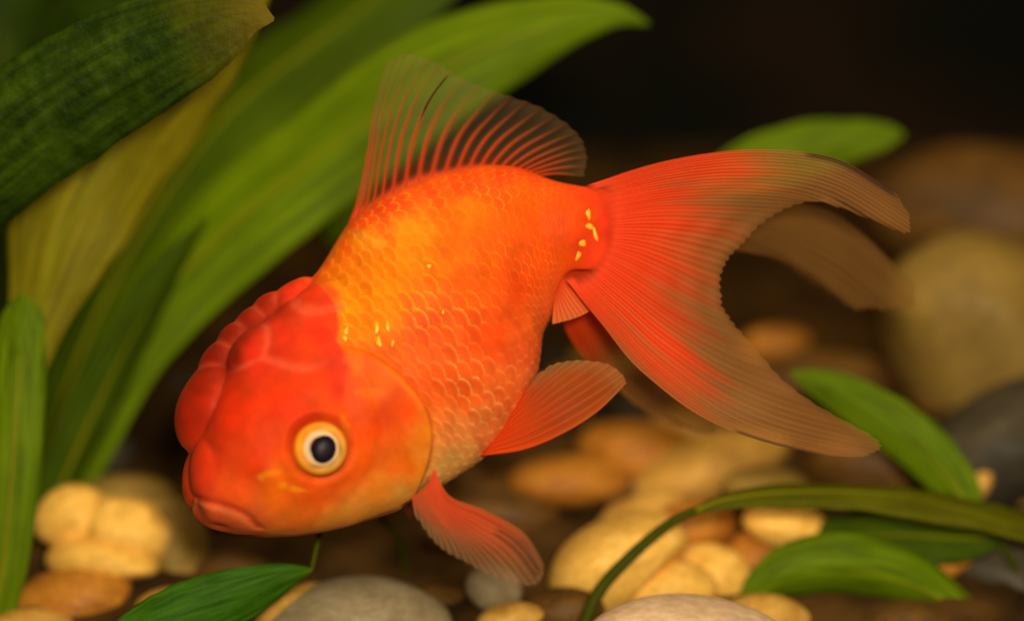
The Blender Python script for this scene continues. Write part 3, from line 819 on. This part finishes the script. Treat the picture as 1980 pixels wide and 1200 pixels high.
# fins -------------------------------------------------------------
def fin(name, keys, n_rays, colf, alphaf, ray_col=None, ray_alpha=None, ray_r=(3.2, 0.9), ripple=5, jag=0.02, per=6, nv=60, seed=0, flow=0.0, ray_v=(0.02, 0.97)):
    """keys: rays listed front to back, each a list of (x, y, depth) from root to tip"""
    K = np.array([[q3(*p_) for p_ in ray] for ray in keys])            # (k, m, 3)
    k_, m_, _ = K.shape
    nu = (n_rays - 1) * per + 1
    u = np.linspace(0, 1, nu); v = np.linspace(0, 1, nv)
    tmp = cr(K.reshape(k_, -1), u).reshape(nu, m_, 3)
    ph = u * (n_rays - 1)
    r_ = np.random.default_rng(seed)
    # ragged free edge: notches between the rays
    smo = lambda f: np.interp(ph / f, np.arange(n_rays + 1), r_.random(n_rays + 1))
    ext = 1 - jag * (0.35 * np.sin(ph * np.pi) ** 2 + 0.6 * smo(1.3) + 1.5 * smo(5))
    ln = np.linalg.norm(np.diff(tmp, axis=1), axis=-1).sum(1)
    ext = 1 - (1 - ext) * np.clip((ln.min() * 1.25 / ln) ** 1.3, 0, 1.4)
    G = np.empty((nu, nv, 3))
    for a in range(nu):
        G[a] = cr(tmp[a], v * ext[a])
    nrm = unit(np.cross(np.gradient(G, axis=0), np.gradient(G, axis=1)))
    nrm = np.where(nrm[..., 2:3] > 0, -nrm, nrm)
    Un, Vn = np.meshgrid(u, v, indexing='ij')
    wv = ripple * np.sin(ph * np.pi)[:, None] ** 2 * np.sin(np.clip(Vn * 1.1, 0, 1) * np.pi / 2)
    G2 = G - nrm * wv[..., None] + nrm * (flow * wob(Un * 9, Vn * 5, seed + 3) * Vn)[..., None]
    xx, yy = proj(G2)
    rayness = np.abs(np.cos(ph * np.pi))[:, None] ** 2 * np.ones_like(Vn)
    cc = colf(Un, Vn, xx, yy, rayness); aa = np.clip(alphaf(Un, Vn, xx, yy, rayness), 0, 1)
    o = mesh_obj(name, world(G2.reshape(-1, 3)), grid_faces(nu, nv), FIN, fish, col=cc.reshape(-1, 3), alpha=aa.ravel())
    if ray_col is not None:
        i0_, i1_ = int(ray_v[0] * nv), int(ray_v[1] * nv)
        for a in range(n_rays):
            ia = a * per
            pts = (G2[ia] + nrm[ia] * 0.6)[i0_:i1_:2]
            vv_ = v[i0_:i1_:2]
            rad = ray_r[0] + (ray_r[1] - ray_r[0]) * vv_
            vt, f = tube(pts, rad, 5)
            U1 = np.full_like(vv_, u[ia])
            c1 = ray_col(U1, vv_, xx[ia][i0_:i1_:2], yy[ia][i0_:i1_:2]); a1 = np.clip(ray_alpha(U1, vv_, xx[ia][i0_:i1_:2], yy[ia][i0_:i1_:2]), 0, 1)
            mesh_obj('fin_ray', world(vt), f, RAY, o, col=np.repeat(c1, 5, 0), alpha=np.repeat(a1, 5))
    return o
def mixc(a, b, f):
    f = np.asarray(f, float)[..., None]
    a = lin(a) if isinstance(a, tuple) else a; b = lin(b) if isinstance(b, tuple) else b
    return a * (1 - f) + b * f

# dorsal fin
DK = [
    [(672, 440, 6), (692, 385, 2), (710, 300, -4), (725, 205, -8), (750, 112, -10)],
    [(705, 415, 8), (716, 375, 4), (728, 295, -2), (748, 200, -4), (790, 95, -6)],
    [(745, 398, 10), (752, 345, 6), (766, 265, 2), (795, 185, 0), (845, 108, 0)],
    [(800, 368, 12), (805, 320, 12), (820, 260, 10), (850, 195, 8), (895, 140, 8)],
    [(855, 350, 14), (865, 310, 16), (885, 262, 18), (920, 215, 18), (965, 165, 18)],
    [(905, 338, 14), (920, 302, 18), (945, 265, 22), (985, 228, 24), (1030, 190, 24)],
    [(950, 334, 14), (968, 308, 20), (1000, 278, 26), (1045, 250, 28), (1092, 222, 28)],
    [(985, 334, 12), (1008, 316, 20), (1045, 295, 26), (1090, 276, 30), (1132, 264, 30)],
    [(1010, 337, 10), (1036, 325, 18), (1070, 313, 24), (1108, 303, 28), (1144, 300, 30)],
    [(1030, 342, 8), (1052, 338, 14), (1080, 335, 20), (1110, 338, 24), (1138, 342, 26)],
]
fin('dorsal_fin', DK, 21,
    lambda u, v, x, y, r_: mixc(mixc((236, 80, 28), (140, 116, 80), sm(0.06, 0.4, v)), mixc((222, 74, 24), (150, 92, 50), sm(.3, .95, v)), r_ ** 2),
    lambda u, v, x, y, r_: 0.98 * sm(0.2, 0.03, v) + 0.13 + 0.62 * r_ ** 3 * sm(1.05, 0.4, v) + 0.55 * sm(0.13, 0.0, u) * sm(1.05, .35, v) + 0.07 * sm(0.8, 1, v),
    lambda u, v, x, y: mixc(mixc((214, 74, 24), (150, 100, 60), sm(0.45, 0.95, v)), (30, 22, 18), sm(0.60, 0.7, v) * (np.abs(u - 6 / 20) < 0.01) * sm(1, .92, v)),
    lambda u, v, x, y: 0.4 * sm(1.0, 0.45, v) + 0.05 + 0.7 * sm(0.6, 0.7, v) * (np.abs(u - 6 / 20) < 0.01),
    ray_r=(3.0, 1.5), ripple=4, jag=0.05, per=10, seed=1, flow=3)

# tail: near pair of lobes in one fan
def arr(s, d0, d1, bow=0):
    out_ = []
    for ray in s:
        n = len(ray)
        out_.append([(x, y, d0 + (d1 - d0) * (i / (n - 1)) ** 1.2 + bow * math.sin(math.pi * i / (n - 1))) for i, (x, y) in enumerate(ray)])
    return out_
TK = arr([
    [(1128, 360), (1290, 312), (1450, 291), (1610, 306), (1745, 378)],
    [(1140, 372), (1290, 332), (1445, 316), (1610, 334), (1770, 428)],
    [(1150, 386), (1290, 356), (1430, 346), (1590, 362), (1752, 452)],
    [(1158, 402), (1270, 382), (1370, 374), (1490, 374), (1610, 390)],
    [(1164, 420), (1260, 406), (1350, 404), (1430, 406), (1512, 412)],
    [(1168, 440), (1250, 438), (1320, 442), (1390, 452), (1452, 472)],
    [(1168, 460), (1240, 470), (1300, 488), (1362, 508), (1410, 522)],
    [(1163, 478), (1230, 503), (1290, 533), (1345, 563), (1402, 590)],
    [(1152, 496), (1220, 538), (1290, 583), (1370, 623), (1450, 655)],
    [(1138, 512), (1210, 568), (1300, 638), (1420, 706), (1562, 762)],
    [(1120, 524), (1195, 593), (1300, 686), (1460, 780), (1706, 852)],
    [(1104, 530), (1178, 612), (1285, 722), (1450, 826), (1694, 884)],
    [(1090, 535), (1160, 620), (1245, 722), (1390, 824), (1600, 888)],
], -52, -70, -8)
for q, ray in enumerate(TK):            # the fan folds: the middle lies deeper than the outer edges
    for i_, (x, y, d) in enumerate(ray):
        ray[i_] = (x, y, d + 60 * math.sin(math.pi * q / 12) * (i_ / 4))
def tail_red(x, y):
    # red spreads from the root and along the outer margins
    a = sm(320, 90, np.hypot(x - 1165, (y - 450)))
    b = sm(1560, 1380, x) * sm(400, 330, y)
    c = np.exp(-(((y - 560) - (x - 1180) * 1.02) / 95) ** 2) * sm(1430, 1270, x)
    return np.clip(np.maximum(np.maximum(a, b * 0.9), c), 0, 1)
def tail_col(u, v, x, y, r_=None):
    st2 = 0.5 + 0.5 * np.sin(u * 230) * np.sin(u * 97 + 1)
    x0_, x = x, x + 34 * wob(u * 60, u * 0 + 2, 61)
    rd = np.clip(tail_red(x, y) - 0.12 * st2, 0, 1)
    c = mixc((168, 112, 58), (240, 68, 24), rd)
    c = c * (0.9 + 0.2 * st2[..., None])
    x = x0_
    dk = sm(0.045, 0.018, u) * sm(1545, 1570, x) * sm(1750, 1725, x) + sm(0.975, 0.988, u) * sm(1415, 1430, x) * sm(1640, 1600, x) + np.exp(-((u - 0.19) / 0.008) ** 2) * sm(1600, 1640, x)
    dk = np.clip(dk, 0, 1)
    return c * (1 - 0.85 * dk[..., None]) + lin((50, 36, 34)) * 0.85 * dk[..., None]
def tail_al(u, v, x, y, r_=None):
    rd = tail_red(x, y)
    dk = sm(0.045, 0.018, u) * sm(1545, 1570, x) * sm(1750, 1725, x) + sm(0.975, 0.988, u) * sm(1415, 1430, x)
    return np.clip(0.50 + 0.45 * rd + 0.35 * dk - 0.12 * sm(0.93, 1, v), 0, 1) * np.maximum(sm(0.0, 0.09, v), (sm(0.1, 0.04, u) + sm(0.88, 0.95, u)) * sm(0, 0.035, v))
fin('tail_fin', TK, 56, tail_col, tail_al,
    lambda u, v, x, y: tail_col(u, v, x, y) * 0.8 + mixc((200, 140, 80), (245, 96, 40), tail_red(x, y)) * 0.28,
    lambda u, v, x, y: (0.28 * sm(1.0, 0.75, v) + 0.08) * sm(0.05, 0.16, v), ray_r=(2.0, 1.2), ripple=1.6, jag=0.045, per=4, nv=90, seed=2, flow=5)

FK = arr([
    [(1160, 400), (1300, 385), (1440, 395), (1610, 412), (1772, 556)],
    [(1162, 415), (1300, 405), (1450, 415), (1615, 448), (1778, 585)],
    [(1164, 425), (1300, 425), (1450, 435), (1610, 490), (1755, 606)],
    [(1166, 435), (1300, 440), (1450, 455), (1590, 527), (1705, 612)],
    [(1168, 445), (1300, 450), (1440, 470), (1550, 520), (1640, 590)],
    [(1168, 455), (1290, 462), (1400, 478), (1490, 492), (1560, 522)],
], 6, 230, 30)
farcol = lambda u, v, x, y, r_=None: mixc((240, 84, 26), (136, 94, 44), sm(1230, 1450, x)) * (0.9 + 0.2 * (0.5 + 0.5 * np.sin(u * 90)))[..., None]
fin('tail_fin', FK, 18, farcol, lambda u, v, x, y, r_: 0.62 + 0.3 * sm(1450, 1250, x) - 0.1 * sm(.9, 1, v),
    lambda u, v, x, y: farcol(u, v, x, y) * 0.85, lambda u, v, x, y: 0.35 * sm(1, .8, v) + 0.05, ray_r=(2.2, 1), ripple=3, jag=0.03, per=4, seed=3, flow=7)
FL = arr([
    [(1130, 500), (1165, 590), (1230, 680), (1320, 760), (1405, 815)],
    [(1120, 510), (1150, 600), (1215, 695), (1300, 785), (1395, 840)],
    [(1110, 515), (1130, 610), (1190, 705), (1270, 790), (1350, 838)],
    [(1100, 520), (1105, 610), (1150, 690), (1215, 760), (1290, 815)],
    [(1092, 525), (1088, 610), (1115, 670), (1165, 722), (1225, 775)],
], 14, 200, 40)
lowcol = lambda u, v, x, y, r_=None: mixc((215, 70, 24), (150, 98, 46), sm(1120, 1240, x + 0.5 * (y - 650)))
fin('tail_fin', FL, 16, lowcol, lambda u, v, x, y, r_: 0.58 + 0.3 * sm(720, 620, y),
    lambda u, v, x, y: lowcol(u, v, x, y) * 0.85, lambda u, v, x, y: 0.3 * sm(1, .8, v) + 0.05, ray_r=(2.2, 1), ripple=3, jag=0.03, per=4, seed=4, flow=6)

# anal fin
AK = [
    [(1088, 538, -10), (1100, 548, -16), (1118, 570, -22), (1142, 604, -26)],
    [(1084, 545, -10), (1090, 562, -16), (1104, 585, -22), (1124, 612, -26)],
    [(1080, 556, -10), (1082, 574, -16), (1088, 595, -22), (1098, 620, -26)],
    [(1074, 570, -10), (1072, 586, -14), (1070, 604, -18), (1068, 628, -22)],
]
pinkcol = lambda u, v, x, y, r_=None: mixc((244, 92, 44), (236, 120, 62), v)
fin('anal_fin', AK, 9, pinkcol, lambda u, v, x, y, r_: 0.9 - 0.1 * v, lambda u, v, x, y: pinkcol(u, v, x, y) * 0.9, lambda u, v, x, y: 0.6 + 0 * v,
    ray_r=(2, 1), ripple=2, jag=0.02, per=4, nv=30, seed=5)

# pelvic fin
VK = [
    [(925, 880, -60), (1010, 868, -90), (1085, 838, -110), (1155, 795, -120), (1214, 738, -125)],
    [(932, 872, -60), (1012, 842, -90), (1085, 802, -108), (1150, 762, -116), (1206, 722, -120)],
    [(940, 862, -58), (1012, 818, -85), (1075, 775, -100), (1130, 738, -108), (1180, 702, -110)],
    [(948, 850, -55), (1008, 800, -78), (1056, 757, -90), (1100, 722, -96), (1138, 694, -98)],
    [(956, 838, -50), (1002, 788, -65), (1036, 752, -74), (1068, 722, -80), (1098, 696, -82)],
    [(966, 822, -40), (1000, 780, -50), (1022, 752, -56), (1042, 730, -60), (1062, 706, -62)],
    [(976, 806, -30), (996, 782, -36), (1012, 764, -40), (1028, 746, -42), (1042, 728, -44)],
]
pelcol = lambda u, v, x, y, r_=None: mixc(mixc((236, 82, 26), (205, 92, 34), sm(0.1, .7, v)), (172, 116, 66), np.clip(sm(0.35, 0.95, u) * sm(0.2, .8, v) + 0.7 * sm(0.75, 1, v), 0, 1))
fin('pelvic_fin', VK, 13, pelcol, lambda u, v, x, y, r_: 0.5 + 0.14 * r_ + 0.34 * sm(0.5, 0.0, v) + 0.2 * sm(0.12, 0, u),
    lambda u, v, x, y: mixc((232, 78, 28), (196, 120, 66), sm(.3, 1, v)), lambda u, v, x, y: 0.35 * sm(1, .6, v) + 0.06,
    ray_r=(2.6, 1.2), ripple=3, jag=0.025, per=8, seed=6, flow=3)

# near pectoral fin
CK = [
    [(838, 905, -205), (868, 960, -222), (940, 990, -238), (1010, 1030, -248), (1052, 1092, -252)],
    [(834, 918, -207), (862, 970, -226), (930, 1008, -244), (998, 1050, -254), (1050, 1116, -258)],
    [(830, 928, -208), (856, 978, -228), (915, 1022, -246), (978, 1068, -258), (1030, 1132, -262)],
    [(826, 936, -208), (850, 984, -228), (898, 1028, -246), (948, 1076, -258), (985, 1124, -264)],
    [(820, 942, -207), (842, 986, -226), (880, 1028, -242), (916, 1070, -254), (940, 1110, -260)],
    [(815, 948, -206), (834, 986, -222), (862, 1022, -236), (886, 1056, -246), (898, 1086, -252)],
    [(810, 952, -204), (824, 984, -216), (842, 1014, -228), (856, 1042, -236), (862, 1066, -240)],
    [(804, 955, -200), (812, 980, -210), (822, 1000, -218), (830, 1020, -224), (834, 1040, -228)],
    [(798, 957, -196), (800, 970, -200), (802, 982, -204), (804, 994, -208), (806, 1004, -210)],
]
def pcol(u, v, x, y, r_=None):
    c = mixc(mixc((226, 84, 42), (206, 92, 48), v), (158, 118, 78), np.clip(sm(0.15, 0.6, u) * sm(0.02, .35, v) + sm(0.55, 1, v) * 0.85, 0, 1))
    dk = np.clip(np.exp(-((u - 0.055) / 0.02) ** 2) * sm(0.12, .25, v) * sm(0.95, .8, v) * 0.8, 0, 1)[..., None]
    return c * (1 - dk) + lin((110, 30, 18)) * dk
fin('pectoral_fin', CK, 19, pcol, lambda u, v, x, y, r_: 0.34 + 0.2 * r_ + 0.4 * sm(0.45, 0.05, u) * sm(1, .55, v) + 0.45 * sm(0.2, 0, v),
    lambda u, v, x, y: mixc(mixc((230, 96, 52), (182, 128, 84), sm(.35, .9, v) * 0.7 + sm(0.3, .8, u) * 0.3), (56, 30, 26), (((np.abs(u - 2 / 18) < 0.01) | (np.abs(u - 3 / 18) < 0.01)) & (v > 0.62)) * 0.85),
    lambda u, v, x, y: 0.4 * sm(1, .7, v) + 0.1 + 0.5 * (((np.abs(u - 2 / 18) < 0.01) | (np.abs(u - 3 / 18) < 0.01)) & (v > 0.62)), ray_r=(2.6, 1.4), ripple=5, jag=0.06, per=8, seed=7, flow=3)
# far pectoral fin, on the hidden flank
i, j = surf(815, 912)
cf = body[i, mir[j]]
def back(dx, dy, dz):
    q = cf + np.array([dx, dy, dz]); kk = D / (D + q[2]); return (990 + q[0] * kk, 600 - q[1] * kk, q[2])
BK = [[back(0, 0, -6), back(40, -10, 30), back(75, -30, 70), back(100, -60, 105)],
      [back(-6, -8, -6), back(25, -25, 30), back(50, -50, 65), back(70, -80, 95)],
      [back(-14, -12, -6), back(0, -30, 20), back(10, -50, 40), back(18, -70, 60)]]
fin('pectoral_fin', BK, 12, pcol, lambda u, v, x, y, r_: 0.55 + 0.4 * sm(0.3, 0, v), lambda u, v, x, y: mixc((230, 96, 52), (182, 128, 84), v), lambda u, v, x, y: 0.5 + 0 * v,
    ray_r=(3, 1.2), ripple=5, jag=0.03, per=5, nv=30, seed=8)
